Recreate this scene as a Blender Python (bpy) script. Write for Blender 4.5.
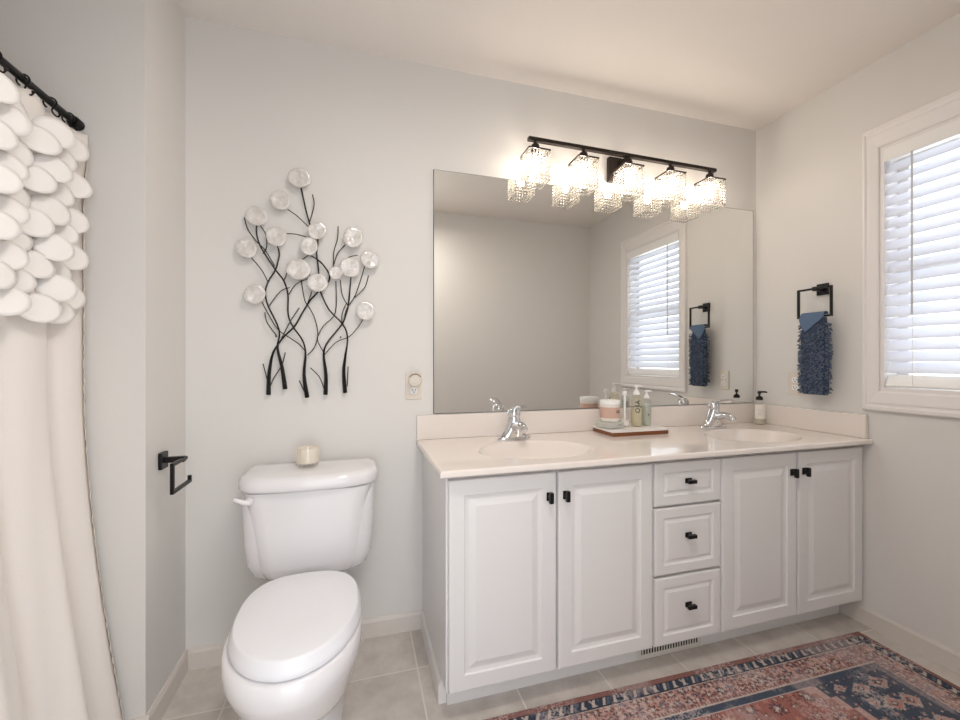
import bpy, bmesh, math, random
import numpy as np
from mathutils import Vector, Matrix
random.seed(7)
for o in list(bpy.data.objects): bpy.data.objects.remove(o)
SC = bpy.context.scene
COL = SC.collection
PI = math.pi
# ---------------------------------------------------------------- camera
cam_d = bpy.data.cameras.new('camera')
cam = bpy.data.objects.new('camera', cam_d); COL.objects.link(cam)
cam.location = (0.6225, -1.7973, 1.1516)
cam.rotation_euler = (PI/2, 0, -math.radians(16.243))
cam_d.sensor_width = 36.0
cam_d.lens = 36.0*415.2/960
cam_d.shift_y = 1.3/960
cam_d.clip_start = 0.02
SC.camera = cam
# ---------------------------------------------------------------- world and exposure
w = bpy.data.worlds.new('world'); SC.world = w; w.use_nodes = True
bg = w.node_tree.nodes['Background']
bg.inputs[0].default_value = (0.91, 0.95, 1.0, 1); bg.inputs[1].default_value = 4.0
SC.view_settings.view_transform = 'Standard'
SC.view_settings.look = 'None'
SC.view_settings.gamma = 1
SC.view_settings.use_curve_mapping = False
SC.view_settings.exposure = -0.38
FILL_LAMP_W = 14.0  # power of the added, unseen lamp on the ceiling
BULB_E = 122.0
# ---------------------------------------------------------------- materials
def srgb(r, g, b):
    f = lambda c: (c/255/12.92 if c/255 <= .04045 else ((c/255+.055)/1.055)**2.4)
    return (f(r), f(g), f(b), 1)
def mat(name, col, rough=.5, metal=0., noise=0., nscale=20., bump=0., bscale=80., spec=.5, coat=0., trans=0., sheen=0., ior=1.45):
    m = bpy.data.materials.new(name); m.use_nodes = True
    nt = m.node_tree; p = nt.nodes['Principled BSDF']
    p.inputs['Base Color'].default_value = col
    p.inputs['Roughness'].default_value = rough
    p.inputs['Metallic'].default_value = metal
    p.inputs['Specular IOR Level'].default_value = spec
    p.inputs['Coat Weight'].default_value = coat
    p.inputs['Coat Roughness'].default_value = .06
    p.inputs['Transmission Weight'].default_value = trans
    p.inputs['Sheen Weight'].default_value = sheen
    p.inputs['IOR'].default_value = ior
    tc = nt.nodes.new('ShaderNodeTexCoord')
    if noise:
        n = nt.nodes.new('ShaderNodeTexNoise'); n.inputs['Scale'].default_value = nscale; n.inputs['Detail'].default_value = 4
        nt.links.new(tc.outputs['Object'], n.inputs['Vector'])
        mx = nt.nodes.new('ShaderNodeMix'); mx.data_type = 'RGBA'
        mx.inputs[6].default_value = tuple(c*(1-noise) for c in col[:3])+(1,)
        mx.inputs[7].default_value = tuple(min(1, c*(1+noise)) for c in col[:3])+(1,)
        nt.links.new(n.outputs['Fac'], mx.inputs[0]); nt.links.new(mx.outputs[2], p.inputs['Base Color'])
    if bump:
        n2 = nt.nodes.new('ShaderNodeTexNoise'); n2.inputs['Scale'].default_value = bscale; n2.inputs['Detail'].default_value = 3
        nt.links.new(tc.outputs['Object'], n2.inputs['Vector'])
        b = nt.nodes.new('ShaderNodeBump'); b.inputs['Strength'].default_value = bump; b.inputs['Distance'].default_value = .002
        nt.links.new(n2.outputs['Fac'], b.inputs['Height']); nt.links.new(b.outputs['Normal'], p.inputs['Normal'])
    return m
def glassy(name, col, mixf=.5, rough=.05):
    """clear thin glass: lets light through, keeps a glossy rim"""
    m = bpy.data.materials.new(name); m.use_nodes = True; nt = m.node_tree
    out = nt.nodes['Material Output']; nt.nodes.remove(nt.nodes['Principled BSDF'])
    t = nt.nodes.new('ShaderNodeBsdfTransparent'); t.inputs[0].default_value = col
    g = nt.nodes.new('ShaderNodeBsdfGlossy'); g.inputs['Roughness'].default_value = rough; g.inputs[0].default_value = (.95, .95, .95, 1)
    lw = nt.nodes.new('ShaderNodeLayerWeight'); fr = nt.nodes.new('ShaderNodeMath'); fr.operation = 'POWER'; fr.inputs[1].default_value = 4.0
    nt.links.new(lw.outputs['Facing'], fr.inputs[0])
    ad = nt.nodes.new('ShaderNodeMath'); ad.operation = 'MULTIPLY_ADD'; ad.inputs[1].default_value = .6; ad.inputs[2].default_value = mixf
    nt.links.new(fr.outputs[0], ad.inputs[0])
    mx = nt.nodes.new('ShaderNodeMixShader')
    nt.links.new(ad.outputs[0], mx.inputs[0]); nt.links.new(t.outputs[0], mx.inputs[1]); nt.links.new(g.outputs[0], mx.inputs[2])
    nt.links.new(mx.outputs[0], out.inputs[0])
    return m
def emis(name, col, s):
    m = bpy.data.materials.new(name); m.use_nodes = True; p = m.node_tree.nodes['Principled BSDF']
    p.inputs['Base Color'].default_value = col; p.inputs['Emission Color'].default_value = col; p.inputs['Emission Strength'].default_value = s
    return m
M = {}
M['wall'] = mat('wall_paint', srgb(226, 223, 219), .6, bump=.12, bscale=180)
M['ceiling'] = mat('ceiling_paint', srgb(238, 232, 226), .55, bump=.1, bscale=120)
M['trim'] = mat('trim_paint', srgb(238, 234, 232), .35)
M['white_paint'] = mat('cabinet_paint', srgb(234, 232, 231), .3, bump=.03, bscale=200)
M['porcelain'] = mat('porcelain', srgb(236, 234, 236), .12, coat=.5)
M['seat_plastic'] = mat('seat_plastic', srgb(240, 240, 244), .22)
M['marble'] = mat('cultured_marble', srgb(238, 229, 222), .1, noise=.025, nscale=7, coat=.4)
M['black'] = mat('black_metal', srgb(22, 21, 22), .35, metal=.3)
M['bronze'] = mat('bronze_metal', srgb(48, 40, 36), .4, metal=.5)
M['chrome'] = mat('chrome', (.74, .75, .77, 1), .06, metal=1)
M['mirror'] = mat('mirror_silver', (.87, .875, .86, 1), .0, metal=1)
M['mirror_edge'] = mat('mirror_edge', srgb(80, 90, 88), .2)
M['cream_plastic'] = mat('cream_plastic', srgb(226, 216, 204), .35)
M['dark'] = mat('dark_gap', srgb(28, 26, 25), .6)
M['pearl'] = mat('capiz_pearl', srgb(220, 215, 210), .12, noise=.28, nscale=75, bump=1.0, bscale=90, coat=1.0)
M['curtain'] = mat('curtain_fabric', srgb(236, 229, 223), .5, bump=.15, bscale=300, sheen=.3)
M['petal'] = mat('petal_fabric', srgb(246, 242, 238), .5, sheen=.3)
M['hem'] = mat('hem_fabric', srgb(240, 228, 214), .8, noise=.05, nscale=90, bump=.8, bscale=150)
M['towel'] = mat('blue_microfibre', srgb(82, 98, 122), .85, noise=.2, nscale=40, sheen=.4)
M['towel_flat'] = mat('blue_cotton', srgb(90, 110, 138), .8, noise=.06, nscale=200, bump=.4, bscale=400)
M['tray_wood'] = mat('brown_wood', srgb(132, 80, 46), .4, noise=.25, nscale=30)
M['tray_top'] = mat('white_stone', srgb(235, 230, 226), .3, noise=.03, nscale=12)
M['glass'] = glassy('clear_glass', (.993, .997, .993, 1), .04)
M['grey_glass'] = glassy('grey_glass', (.93, .95, .92, 1), .06)
M['yellow_glass'] = glassy('pale_yellow_bottle', (.97, .96, .88, 1), .05)
M['peach'] = mat('peach_label', srgb(208, 174, 158), .5, noise=.1, nscale=25)
M['cream_label'] = mat('cream_label', srgb(240, 234, 226), .5)
M['amber_liquid'] = mat('pale_soap', srgb(232, 224, 204), .2, trans=.3)
M['green_grey'] = mat('green_grey_ceramic', srgb(196, 197, 188), .25, noise=.06)
M['white_plastic'] = mat('white_plastic', srgb(246, 245, 243), .3)
M['grey_text'] = mat('grey_print', srgb(96, 84, 78), .6)
M['black_text'] = mat('black_print', srgb(40, 38, 36), .6)
M['blind'] = None
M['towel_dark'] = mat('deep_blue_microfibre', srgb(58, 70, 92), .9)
M['wax'] = mat('cream_wax', srgb(240, 230, 214), .5)
M['register'] = mat('register_metal', srgb(226, 220, 212), .4)
M['bulb'] = emis('bulb_glow', (1, .87, .73, 1), BULB_E)
M['fill_lamp_glow'] = emis('fill_lamp_glow', (1, .95, .88, 1), 3)
# blind slats: white and slightly translucent
def blind_mat():
    m = bpy.data.materials.new('blind_slat'); m.use_nodes = True; nt = m.node_tree
    p = nt.nodes['Principled BSDF']; p.inputs['Base Color'].default_value = srgb(244, 244, 246); p.inputs['Roughness'].default_value = .35
    tr = nt.nodes.new('ShaderNodeBsdfTranslucent'); tr.inputs[0].default_value = (.9, .93, 1, 1)
    mx = nt.nodes.new('ShaderNodeMixShader'); mx.inputs[0].default_value = .45
    nt.links.new(p.outputs[0], mx.inputs[1]); nt.links.new(tr.outputs[0], mx.inputs[2]); nt.links.new(mx.outputs[0], nt.nodes['Material Output'].inputs[0])
    return m
M['blind'] = blind_mat()
# crystal beads
def crystal_mat():
    m = bpy.data.materials.new('crystal'); m.use_nodes = True; nt = m.node_tree
    nt.nodes.remove(nt.nodes['Principled BSDF'])
    t = nt.nodes.new('ShaderNodeBsdfTransparent'); t.inputs[0].default_value = (.96, .95, .93, 1)
    g = nt.nodes.new('ShaderNodeBsdfGlossy'); g.inputs['Roughness'].default_value = .08; g.inputs[0].default_value = (.6, .6, .6, 1)
    r = nt.nodes.new('ShaderNodeBsdfTranslucent'); r.inputs[0].default_value = (.62, .60, .56, 1)
    m1 = nt.nodes.new('ShaderNodeMixShader'); m1.inputs[0].default_value = .5
    m2 = nt.nodes.new('ShaderNodeMixShader'); m2.inputs[0].default_value = .62
    nt.links.new(g.outputs[0], m1.inputs[1]); nt.links.new(r.outputs[0], m1.inputs[2])
    nt.links.new(t.outputs[0], m2.inputs[1]); nt.links.new(m1.outputs[0], m2.inputs[2])
    nt.links.new(m2.outputs[0], nt.nodes['Material Output'].inputs[0])
    return m
M['crystal'] = crystal_mat()
# floor tile
def tile_mat():
    m = bpy.data.materials.new('floor_tile'); m.use_nodes = True; nt = m.node_tree; p = nt.nodes['Principled BSDF']
    tc = nt.nodes.new('ShaderNodeTexCoord'); sx = nt.nodes.new('ShaderNodeSeparateXYZ'); nt.links.new(tc.outputs['Object'], sx.inputs[0])
    def mth(op, a, b=None, c=None):
        n = nt.nodes.new('ShaderNodeMath'); n.operation = op
        for i, v in enumerate((a, b, c)):
            if v is None: continue
            if isinstance(v, (int, float)): n.inputs[i].default_value = v
            else: nt.links.new(v, n.inputs[i])
        return n.outputs[0]
    P = .3225
    def line(ax, off):
        u = mth('DIVIDE', mth('SUBTRACT', ax, off), P)
        fr = mth('FRACT', u)
        d = mth('MINIMUM', fr, mth('SUBTRACT', 1.0, fr))
        return mth('LESS_THAN', d, .0028/P), mth('FLOOR', u)
    lx, ix = line(sx.outputs[0], .833-.3225*10)
    ly, iy = line(sx.outputs[1], -.235-.3225*20)
    ln = mth('MAXIMUM', lx, ly)
    n1 = nt.nodes.new('ShaderNodeTexNoise'); n1.inputs['Scale'].default_value = 9; n1.inputs['Detail'].default_value = 7; n1.inputs['Roughness'].default_value = .65
    nt.links.new(tc.outputs['Object'], n1.inputs['Vector'])
    cr = nt.nodes.new('ShaderNodeValToRGB')
    cr.color_ramp.elements[0].position = .3; cr.color_ramp.elements[0].color = srgb(192, 183, 175)
    cr.color_ramp.elements[1].position = .72; cr.color_ramp.elements[1].color = srgb(222, 214, 206)
    nt.links.new(n1.outputs['Fac'], cr.inputs[0])
    wn = nt.nodes.new('ShaderNodeTexWhiteNoise'); wn.noise_dimensions = '2D'
    cb = nt.nodes.new('ShaderNodeCombineXYZ'); nt.links.new(ix, cb.inputs[0]); nt.links.new(iy, cb.inputs[1]); nt.links.new(cb.outputs[0], wn.inputs['Vector'])
    hv = nt.nodes.new('ShaderNodeHueSaturation'); nt.links.new(cr.outputs[0], hv.inputs['Color'])
    nt.links.new(mth('MULTIPLY_ADD', wn.outputs['Value'], .1, .95), hv.inputs['Value'])
    mx = nt.nodes.new('ShaderNodeMix'); mx.data_type = 'RGBA'; nt.links.new(ln, mx.inputs[0]); nt.links.new(hv.outputs[0], mx.inputs[6]); mx.inputs[7].default_value = srgb(228, 221, 213)
    nt.links.new(mx.outputs[2], p.inputs['Base Color']); p.inputs['Roughness'].default_value = .38
    b = nt.nodes.new('ShaderNodeBump'); b.inputs['Strength'].default_value = .25; b.inputs['Distance'].default_value = .002
    nt.links.new(mth('SUBTRACT', n1.outputs['Fac'], mth('MULTIPLY', ln, 1.0)), b.inputs['Height']); nt.links.new(b.outputs[0], p.inputs['Normal'])
    return m
M['tile'] = tile_mat()
M['tile_base'] = mat('tile_baseboard', srgb(220, 212, 205), .4, noise=.04, nscale=14)
# ---------------------------------------------------------------- helpers
def obj(name, bm, m, parent=None, smooth=False, bevel=0, seg=2, sub=0, angle=40):
    me = bpy.data.meshes.new(name)
    bmesh.ops.recalc_face_normals(bm, faces=bm.faces)
    bm.to_mesh(me); bm.free()
    ms = m if isinstance(m, (list, tuple)) else [m]
    for k in ms: me.materials.append(k)
    o = bpy.data.objects.new(name, me); COL.objects.link(o)
    if parent is not None: o.parent = parent
    if smooth or bevel or sub:
        for p in me.polygons: p.use_smooth = True
    if bevel:
        b = o.modifiers.new('bevel', 'BEVEL'); b.width = bevel; b.segments = seg; b.limit_method = 'ANGLE'; b.angle_limit = math.radians(30); b.harden_normals = True
    if sub:
        s = o.modifiers.new('sub', 'SUBSURF'); s.levels = sub; s.render_levels = sub
    if smooth and not bevel and not sub:
        me.set_sharp_from_angle(angle=math.radians(angle))
    return o
def thing(name, label, cat, loc=(0, 0, 0), group=None, rz=0):
    o = bpy.data.objects.new(name, None); COL.objects.link(o); o.location = loc; o.rotation_euler = (0, 0, rz)
    o.empty_display_size = .05
    return tag(o, label, cat, group)
def tag(o, label, cat, group=None, kind=None):
    o['label'] = label; o['category'] = cat
    if group: o['group'] = group
    if kind: o['kind'] = kind
    return o
def struct(name, bm, m, **k):
    o = obj(name, bm, m, **k); o['kind'] = 'structure'; return o
def box(bm, x0, x1, y0, y1, z0, z1, mi=0):
    vs = [bm.verts.new((x, y, z)) for z in (z0, z1) for y in (y0, y1) for x in (x0, x1)]
    for f in ((0, 1, 3, 2), (4, 6, 7, 5), (0, 4, 5, 1), (2, 3, 7, 6), (0, 2, 6, 4), (1, 5, 7, 3)):
        fc = bm.faces.new([vs[i] for i in f]); fc.material_index = mi
    return vs
def bx(*a): bm = bmesh.new(); box(bm, *a); return bm
def tube(bm, pts, rad, n=8, cap=True, mi=0):
    pts = [Vector(p) for p in pts]
    rs = rad if isinstance(rad, (list, tuple)) else [rad]*len(pts)
    rings = []; up = None
    for i, p in enumerate(pts):
        t = (pts[min(i+1, len(pts)-1)]-pts[max(i-1, 0)]).normalized()
        if up is None:
            up = Vector((0, 0, 1)) if abs(t.z) < .9 else Vector((1, 0, 0))
        a = up-t*up.dot(t)
        if a.length < 1e-5: a = t.orthogonal()
        a.normalize(); b = t.cross(a); up = a
        rings.append([bm.verts.new(p+(a*math.cos(2*PI*k/n)+b*math.sin(2*PI*k/n))*rs[i]) for k in range(n)])
    for i in range(len(rings)-1):
        for k in range(n):
            f = bm.faces.new((rings[i][k], rings[i][(k+1) % n], rings[i+1][(k+1) % n], rings[i+1][k])); f.material_index = mi
    if cap:
        for r_ in (rings[0], rings[-1]):
            f = bm.faces.new(r_); f.material_index = mi
    return bm
def tb(pts, rad, n=8): return tube(bmesh.new(), pts, rad, n)
def lathe(bm, prof, c=(0, 0, 0), n=24, mi=0, axis='z'):
    """prof: list of (r, h)"""
    rings = []
    for r, h in prof:
        ring = []
        for k in range(n):
            a = 2*PI*k/n; r2 = max(r, 1e-4)
            if axis == 'z': v = (c[0]+r2*math.cos(a), c[1]+r2*math.sin(a), c[2]+h)
            elif axis == 'y': v = (c[0]+r2*math.cos(a), c[1]+h, c[2]+r2*math.sin(a))
            else: v = (c[0]+h, c[1]+r2*math.cos(a), c[2]+r2*math.sin(a))
            ring.append(bm.verts.new(v))
        rings.append(ring)
    for i in range(len(rings)-1):
        for k in range(n):
            f = bm.faces.new((rings[i][k], rings[i][(k+1) % n], rings[i+1][(k+1) % n], rings[i+1][k])); f.material_index = mi
    for r_ in (rings[0], rings[-1]):
        f = bm.faces.new(r_); f.material_index = mi
    return bm
def la(prof, c=(0, 0, 0), n=24, axis='z'): return lathe(bmesh.new(), prof, c, n, 0, axis)
def loft(bm, rings, cap=True):
    R = [[bm.verts.new(p) for p in r] for r in rings]; n = len(R[0])
    for i in range(len(R)-1):
        for k in range(n): bm.faces.new((R[i][k], R[i][(k+1) % n], R[i+1][(k+1) % n], R[i+1][k]))
    if cap: bm.faces.new(R[0]); bm.faces.new(R[-1])
    return bm
def smooth_path(p, k=4):
    """Catmull-Rom through points"""
    out = []
    P = [Vector(q) for q in p]
    for i in range(len(P)-1):
        a = P[max(i-1, 0)]; b = P[i]; c = P[i+1]; d = P[min(i+2, len(P)-1)]
        for j in range(k):
            t = j/k
            out.append(.5*((2*b)+(c-a)*t+(2*a-5*b+4*c-d)*t*t+(3*b-a-3*c+d)*t**3))
    out.append(P[-1]); return out
def join_copy(src, parent=None, loc=None, label=None):
    c = src.copy(); COL.objects.link(c)
    if parent is not None: c.parent = parent
    if loc is not None: c.location = loc
    if label: c['label'] = label
    for ch in [o for o in list(bpy.data.objects) if o.parent == src]: join_copy(ch, c)
    return c
# ---------------------------------------------------------------- room shell
XR = 2.754; H = 2.44; YO = -1.76; XL = -.95
struct('floor', bx(XL, XR, YO-1.0, 0, -.05, 0), M['tile'])
struct('ceiling', bx(XL, XR, YO, 0, H, H+.08), M['ceiling'])
struct('wall_back', bx(0, XR+.15, 0, .12, 0, H+.08), M['wall'])
struct('wall_wing', bx(XL-.12, 0, -.303, .12, 0, H+.08), M['wall'])     # stub wall between the toilet nook and the shower
struct('wall_left', bx(XL-.12, XL, YO-.12, -.303, 0, H+.08), M['wall'])
WY0, WY1, WZ0, WZ1 = -1.180, -.577, 1.026, 2.06   # window opening
bm = bmesh.new()
box(bm, XR, XR+.15, WY1, 0, 0, H+.08); box(bm, XR, XR+.15, YO-.12, WY0, 0, H+.08)
box(bm, XR, XR+.15, WY0, WY1, 0, WZ0); box(bm, XR, XR+.15, WY0, WY1, WZ1, H+.08)
struct('wall_right', bm, M['wall'])
bm = bmesh.new()                                                        # wall with the doorway the picture is taken from
box(bm, 1.02, XR, YO-.12, YO, 0, H+.08); box(bm, XL, .24, YO-.12, YO, 0, H+.08); box(bm, .24, 1.02, YO-.12, YO, 2.04, H+.08)
struct('wall_opposite', bm, M['wall'])
def board(bm, p0, p1, nrm, h=.076, t=.012):
    """baseboard with a bevelled top, running p0 -> p1, thickness along nrm"""
    prof = [(0, 0), (t, 0), (t, h-.012), (t*.6, h-.003), (t*.3, h), (0, h)]
    R = []
    for p in (p0, p1): R.append([(p[0]+nrm[0]*a, p[1]+nrm[1]*a, b) for a, b in prof])
    loft(bm, R)
bm = bmesh.new(); board(bm, (.012, 0), (.885, 0), (0, -1)); struct('baseboard_back', bm, M['tile_base'])
bm = bmesh.new(); board(bm, (0, 0), (0, -.303), (1, 0)); board(bm, (.012, -.303), (XL, -.303), (0, -1)); struct('baseboard_wing', bm, M['tile_base'])
bm = bmesh.new(); board(bm, (XR, -.425), (XR, YO), (-1, 0)); struct('baseboard_right', bm, M['tile_base'])
bm = bmesh.new(); board(bm, (1.02, YO), (XR-.012, YO), (0, 1)); struct('baseboard_opposite', bm, M['trim'])
# window: casing, jamb, sash, glass
def frame_ring(bm, y0, y1, z0, z1, wl, wt, wb, prof, x):
    """picture-frame casing on the plane x; prof = [(fraction of width, projection)]"""
    rings = []
    for fr, pj in prof:
        rings.append([(x-pj, y0+wl*fr-wl, z0+wb*fr-wb), (x-pj, y1-wl*fr+wl, z0+wb*fr-wb), (x-pj, y1-wl*fr+wl, z1-wt*fr+wt), (x-pj, y0+wl*fr-wl, z1-wt*fr+wt)])
    loft(bm, rings, cap=False)
win = bpy.data.objects.new('window_1', None); COL.objects.link(win); win['kind'] = 'structure'; win.location = (XR, (WY0+WY1)/2, WZ0)
def wchild(name, bm, m, **k):
    for v in bm.verts: v.co -= win.location
    return obj(name, bm, m, win, **k)
bm = bmesh.new()
frame_ring(bm, WY0, WY1, WZ0, WZ1, .057, .092, .085, [(0, 0), (0, .016), (.06, .020), (.2, .020), (.26, .016), (.34, .0145), (.4, .0175), (.5, .017), (.92, .012), (1, .008), (1, 0)], XR)
wchild('window_casing', bm, M['trim'])
bm = bmesh.new()
frame_ring(bm, WY0+.0005, WY1-.0005, WZ0+.0005, WZ1-.0005, .014, .014, .014, [(1, .004), (2, .004), (2, -.12), (1, -.12)], XR)
wchild('window_jamb', bm, M['trim'])
bm = bmesh.new(); X = XR+.085
for a in ((WY0+.014, WY0+.05, WZ0+.014, WZ1-.014), (WY1-.05, WY1-.014, WZ0+.014, WZ1-.014), (WY0+.05, WY1-.05, WZ0+.014, WZ0+.06), (WY0+.05, WY1-.05, WZ1-.06, WZ1-.014), (WY0+.05, WY1-.05, 1.52, 1.56)):
    box(bm, X, X+.035, *a)
wchild('window_frame', bm, M['trim'], bevel=.003)
wchild('pane', bx(X+.015, X+.019, WY0+.05, WY1-.05, WZ0+.06, WZ1-.06), M['glass'])
# horizontal blind, inside the window opening
bl = thing('window_blind', 'white horizontal slatted blind, partly closed, in the window on the right wall', 'window blind', (XR+.02, (WY0+WY1)/2, WZ0+.014))
def bchild(name, bm, m, parent=bl, **k):
    for v in bm.verts: v.co -= bl.location
    return obj(name, bm, m, parent, **k)
y0, y1 = WY0+.016, WY1-.016
bchild('valance', bx(XR-.010, XR-.004, y0, y1, 1.99, WZ1-.016), M['white_plastic'], bevel=.002)
bchild('headrail', bx(XR+.0, XR+.045, y0, y1, 2.0, WZ1-.02), M['white_plastic'])
NS = 19; zs0, zs1 = 1.125, 1.965
proto = None
for i in range(NS):
    z = zs0+(zs1-zs0)*i/(NS-1)
    if proto is None:
        bm = bmesh.new(); R = []
        ang = math.radians(57)
        for yy in (y0-bl.location.y, y1-bl.location.y):
            ring = []
            for s in (-1, -.5, 0, .5, 1): ring.append((s*.025*math.cos(ang), yy, s*.025*math.sin(ang)+.0025*(1-s*s)+.0011))
            for s in (1, .5, 0, -.5, -1): ring.append((s*.025*math.cos(ang), yy, s*.025*math.sin(ang)+.0025*(1-s*s)-.0011))
            R.append(ring)
        loft(bm, R)
        proto = obj('slat', bm, M['blind'], bl, smooth=True); s_ = proto
    else:
        s_ = proto.copy(); COL.objects.link(s_)
    s_.location = (0, 0, z-bl.location.z)
bm = bx(-.026, .026, y0, y1, -.006, .006); bmesh.ops.rotate(bm, verts=bm.verts, cent=(0, 0, 0), matrix=Matrix.Rotation(-math.radians(62), 3, 'Y'))
for v in bm.verts: v.co += Vector((XR+.016, 0, 1.070))
bchild('bottom_rail', bm, M['white_plastic'], bevel=.002)
for yy in (WY1-.11, WY0+.11):
    bm = bmesh.new()
    for dx in (-.006, .046): tube(bm, [(XR+dx, yy, 1.05), (XR+dx, yy, 2.0)], .0011, 5)
    for i in range(NS):
        z = zs0+(zs1-zs0)*i/(NS-1); tube(bm, [(XR-.006, yy, z-.022), (XR+.046, yy, z+.022)], .001, 4)
    bchild('ladder_cord', bm, M['white_plastic'])
bchild('tilt_wand', tb([(XR-.016, -.69, 1.99), (XR-.016, -.69, 1.34)], .0035, 8), mat('wand_plastic', srgb(205, 205, 205), .3))
# ---------------------------------------------------------------- unseen ceiling lamp, added to fill the room with light
lp = thing('added_fill_lamp', 'unseen round white fill lamp added on the ceiling near the doorway', 'added fill lamp', (.95, -1.25, H))
obj('fill_lamp_base', la([(.001, 0), (.17, 0), (.17, -.03), (.001, -.03)], n=40), M['white_plastic'], lp, smooth=True)
obj('lamp_shade', la([(.16, -.03), (.155, -.06), (.12, -.085), (.06, -.1), (.001, -.103)], n=40), M['fill_lamp_glow'], lp, smooth=True)
ld = bpy.data.lights.new('added_fill_light', 'AREA'); ld.shape = 'DISK'; ld.size = .3; ld.energy = FILL_LAMP_W; ld.color = (1, .93, .86)
lo = bpy.data.objects.new('added_fill_light', ld); COL.objects.link(lo); lo.parent = lp; lo.location = (0, 0, -.112)
# ---------------------------------------------------------------- vanity cabinet
vc = thing('vanity_cabinet', 'long white bathroom cabinet with raised panel doors and three drawers', 'cabinet', (.887, 0, 0))
vx = vc.location
def vch(name, bm, m, parent=vc, **k):
    for v in bm.verts: v.co -= vx
    return obj(name, bm, m, parent, **k)
CX0, CX1, CF = .887, XR-.002, -.500
bm = bmesh.new()
# side panels with toe-kick notch
for xa, xb in ((CX0, CX0+.018), (CX1-.018, CX1)):
    pts = [(-.002, .0), (-.421, .0), (-.421, .098), (CF, .098), (CF, .795), (-.002, .795)]
    loft(bm, [[(xa, y, z) for y, z in pts], [(xb, y, z) for y, z in pts]])
box(bm, CX0+.018, CX1-.018, CF+.018, -.002, .098, .112)
box(bm, CX0+.018, CX1-.018, -.008, -.002, .112, .795)
# face frame
for xa, xb in ((CX0+.018, CX0+.04), (1.255, 1.282), (1.645, 1.668), (1.955, 1.978), (2.345, 2.374), (CX1-.04, CX1-.018)): box(bm, xa, xb, CF, CF+.018, .098, .795)
box(bm, CX0+.04, CX1-.04, CF+.001, CF+.018, .765, .795); box(bm, CX0+.04, CX1-.04, CF+.001, CF+.018, .098, .13)
for z in (.6, .345): box(bm, 1.668, 1.955, CF+.001, CF+.018, z, z+.02)
vch('body', bm, M['white_paint'])
vch('toe_kick', bx(CX0+.0185, CX1-.0185, -.432, -.414, .0, .097), M['white_paint'])
bm = bmesh.new(); board(bm, (CX0, -.421), (CX0, -.0125), (-1, 0), .075, .009); vch('base_moulding', bm, M['trim'])
def panel(x0, x1, z0, z1, ins):
    """door or drawer front: bevelled slab, routed groove, raised field"""
    yb = CF-.001; th = .019
    bm = bmesh.new(); R = []
    for i, d in ins: R.append([(x0+i, yb-th+d, z0+i), (x1-i, yb-th+d, z0+i), (x1-i, yb-th+d, z1-i), (x0+i, yb-th+d, z1-i)])
    R.insert(0, [(x0, yb, z0), (x1, yb, z0), (x1, yb, z1), (x0, yb, z1)])
    return loft(bm, R)
DI = [(0, .005), (.002, .001), (.006, 0), (.05, 0), (.053, .006), (.062, .0075), (.067, .0072), (.086, .0015), (.088, .001)]
DR = [(0, .005), (.002, .001), (.006, 0), (.036, 0), (.039, .005), (.044, .0065), (.047, .006), (.056, .0015), (.058, .001)]
def knob(parent, x, z, vert):
    bm = bmesh.new(); y = CF-.02
    box(bm, x-.006, x+.006, y-.014, y, z-.006, z+.006)
    if vert: box(bm, x-.0065, x+.0065, y-.027, y-.014, z-.018, z+.018)
    else: box(bm, x-.018, x+.018, y-.027, y-.014, z-.0065, z+.0065)
    if vert: box(bm, x-.009, x+.009, y-.005, y, z-.014, z+.014)
    else: box(bm, x-.014, x+.014, y-.005, y, z-.009, z+.009)
    for v in bm.verts: v.co -= vx
    k = obj('knob', bm, M['black'], parent, bevel=.001, seg=1); k['label'] = 'small black T-shaped metal knob'
for x0, x1, kx in ((.893, 1.264, 1.236), (1.272, 1.652, 1.297), (1.970, 2.355, 2.326), (2.364, 2.743, 2.392)):
    d = vch('door', panel(x0, x1, .104, .776, DI), M['white_paint']); knob(d, kx, .697, True)
for z0, z1, kz in ((.617, .776, .705), (.362, .609, .502), (.104, .352, .241)):
    d = vch('drawer', panel(1.661, 1.963, z0, z1, DR), M['white_paint']); knob(d, 1.808, kz, False)
# floor register in the toe kick
fr = thing('floor_register', 'small slotted metal air vent in the toe kick under the white cabinet drawers', 'vent', (1.80, -.433, 0))
bm = bmesh.new()
box(bm, -.15, .15, -.004, 0, .001, .068); obj('register_plate', bm, M['register'], fr, bevel=.0015)
obj('register_opening', bx(-.135, .135, -.0055, -.0045, .022, .06), M['dark'], fr)
bm = bmesh.new()
for i in range(22):
    x = -.13+i*.0124; box(bm, x-.002, x+.002, -.008, -.0058, .022, .06)
obj('register_grille', bm, M['register'], fr)
# ---------------------------------------------------------------- countertop with two moulded basins
CT = .815
ct = thing('countertop', 'cream moulded stone worktop with two oval basins on the white cabinet', 'countertop', (.86, 0, CT))
SINKS = [(1.275, -.322, .222, .158), (2.345, -.322, .212, .158)]
gx0, gx1, gy0, gy1 = .86, XR-.002, -.552, -.002
nx, ny = 290, 96
bm = bmesh.new()
def basin(x, y):
    z = 0
    for cx, cy, a, b in SINKS:
        r = math.sqrt(((x-cx)/a)**2+((y-cy)/b)**2)
        if r < 1.04:
            if r > .985: t = (1.04-r)/.055; z = -.006*t*t
            else:
                t = min(1, (.985-r)/.985); z = -.006-.105*(1-(1-t)**2.2)
    e = min(y-gy0, x-gx0)
    if e < .006: z -= .006-math.sqrt(max(0, .006**2-(.006-e)**2))
    return z
xs = [gx0+i*(gx1-gx0)/nx for i in range(nx+1)]; ys = [gy0+j*(gy1-gy0)/ny for j in range(ny+1)]
xs[1:1] = [gx0+.0015, gx0+.004]; ys[1:1] = [gy0+.0015, gy0+.004]
V = [[bm.verts.new((x-.86, y, basin(x, y))) for x in xs] for y in ys]
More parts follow.
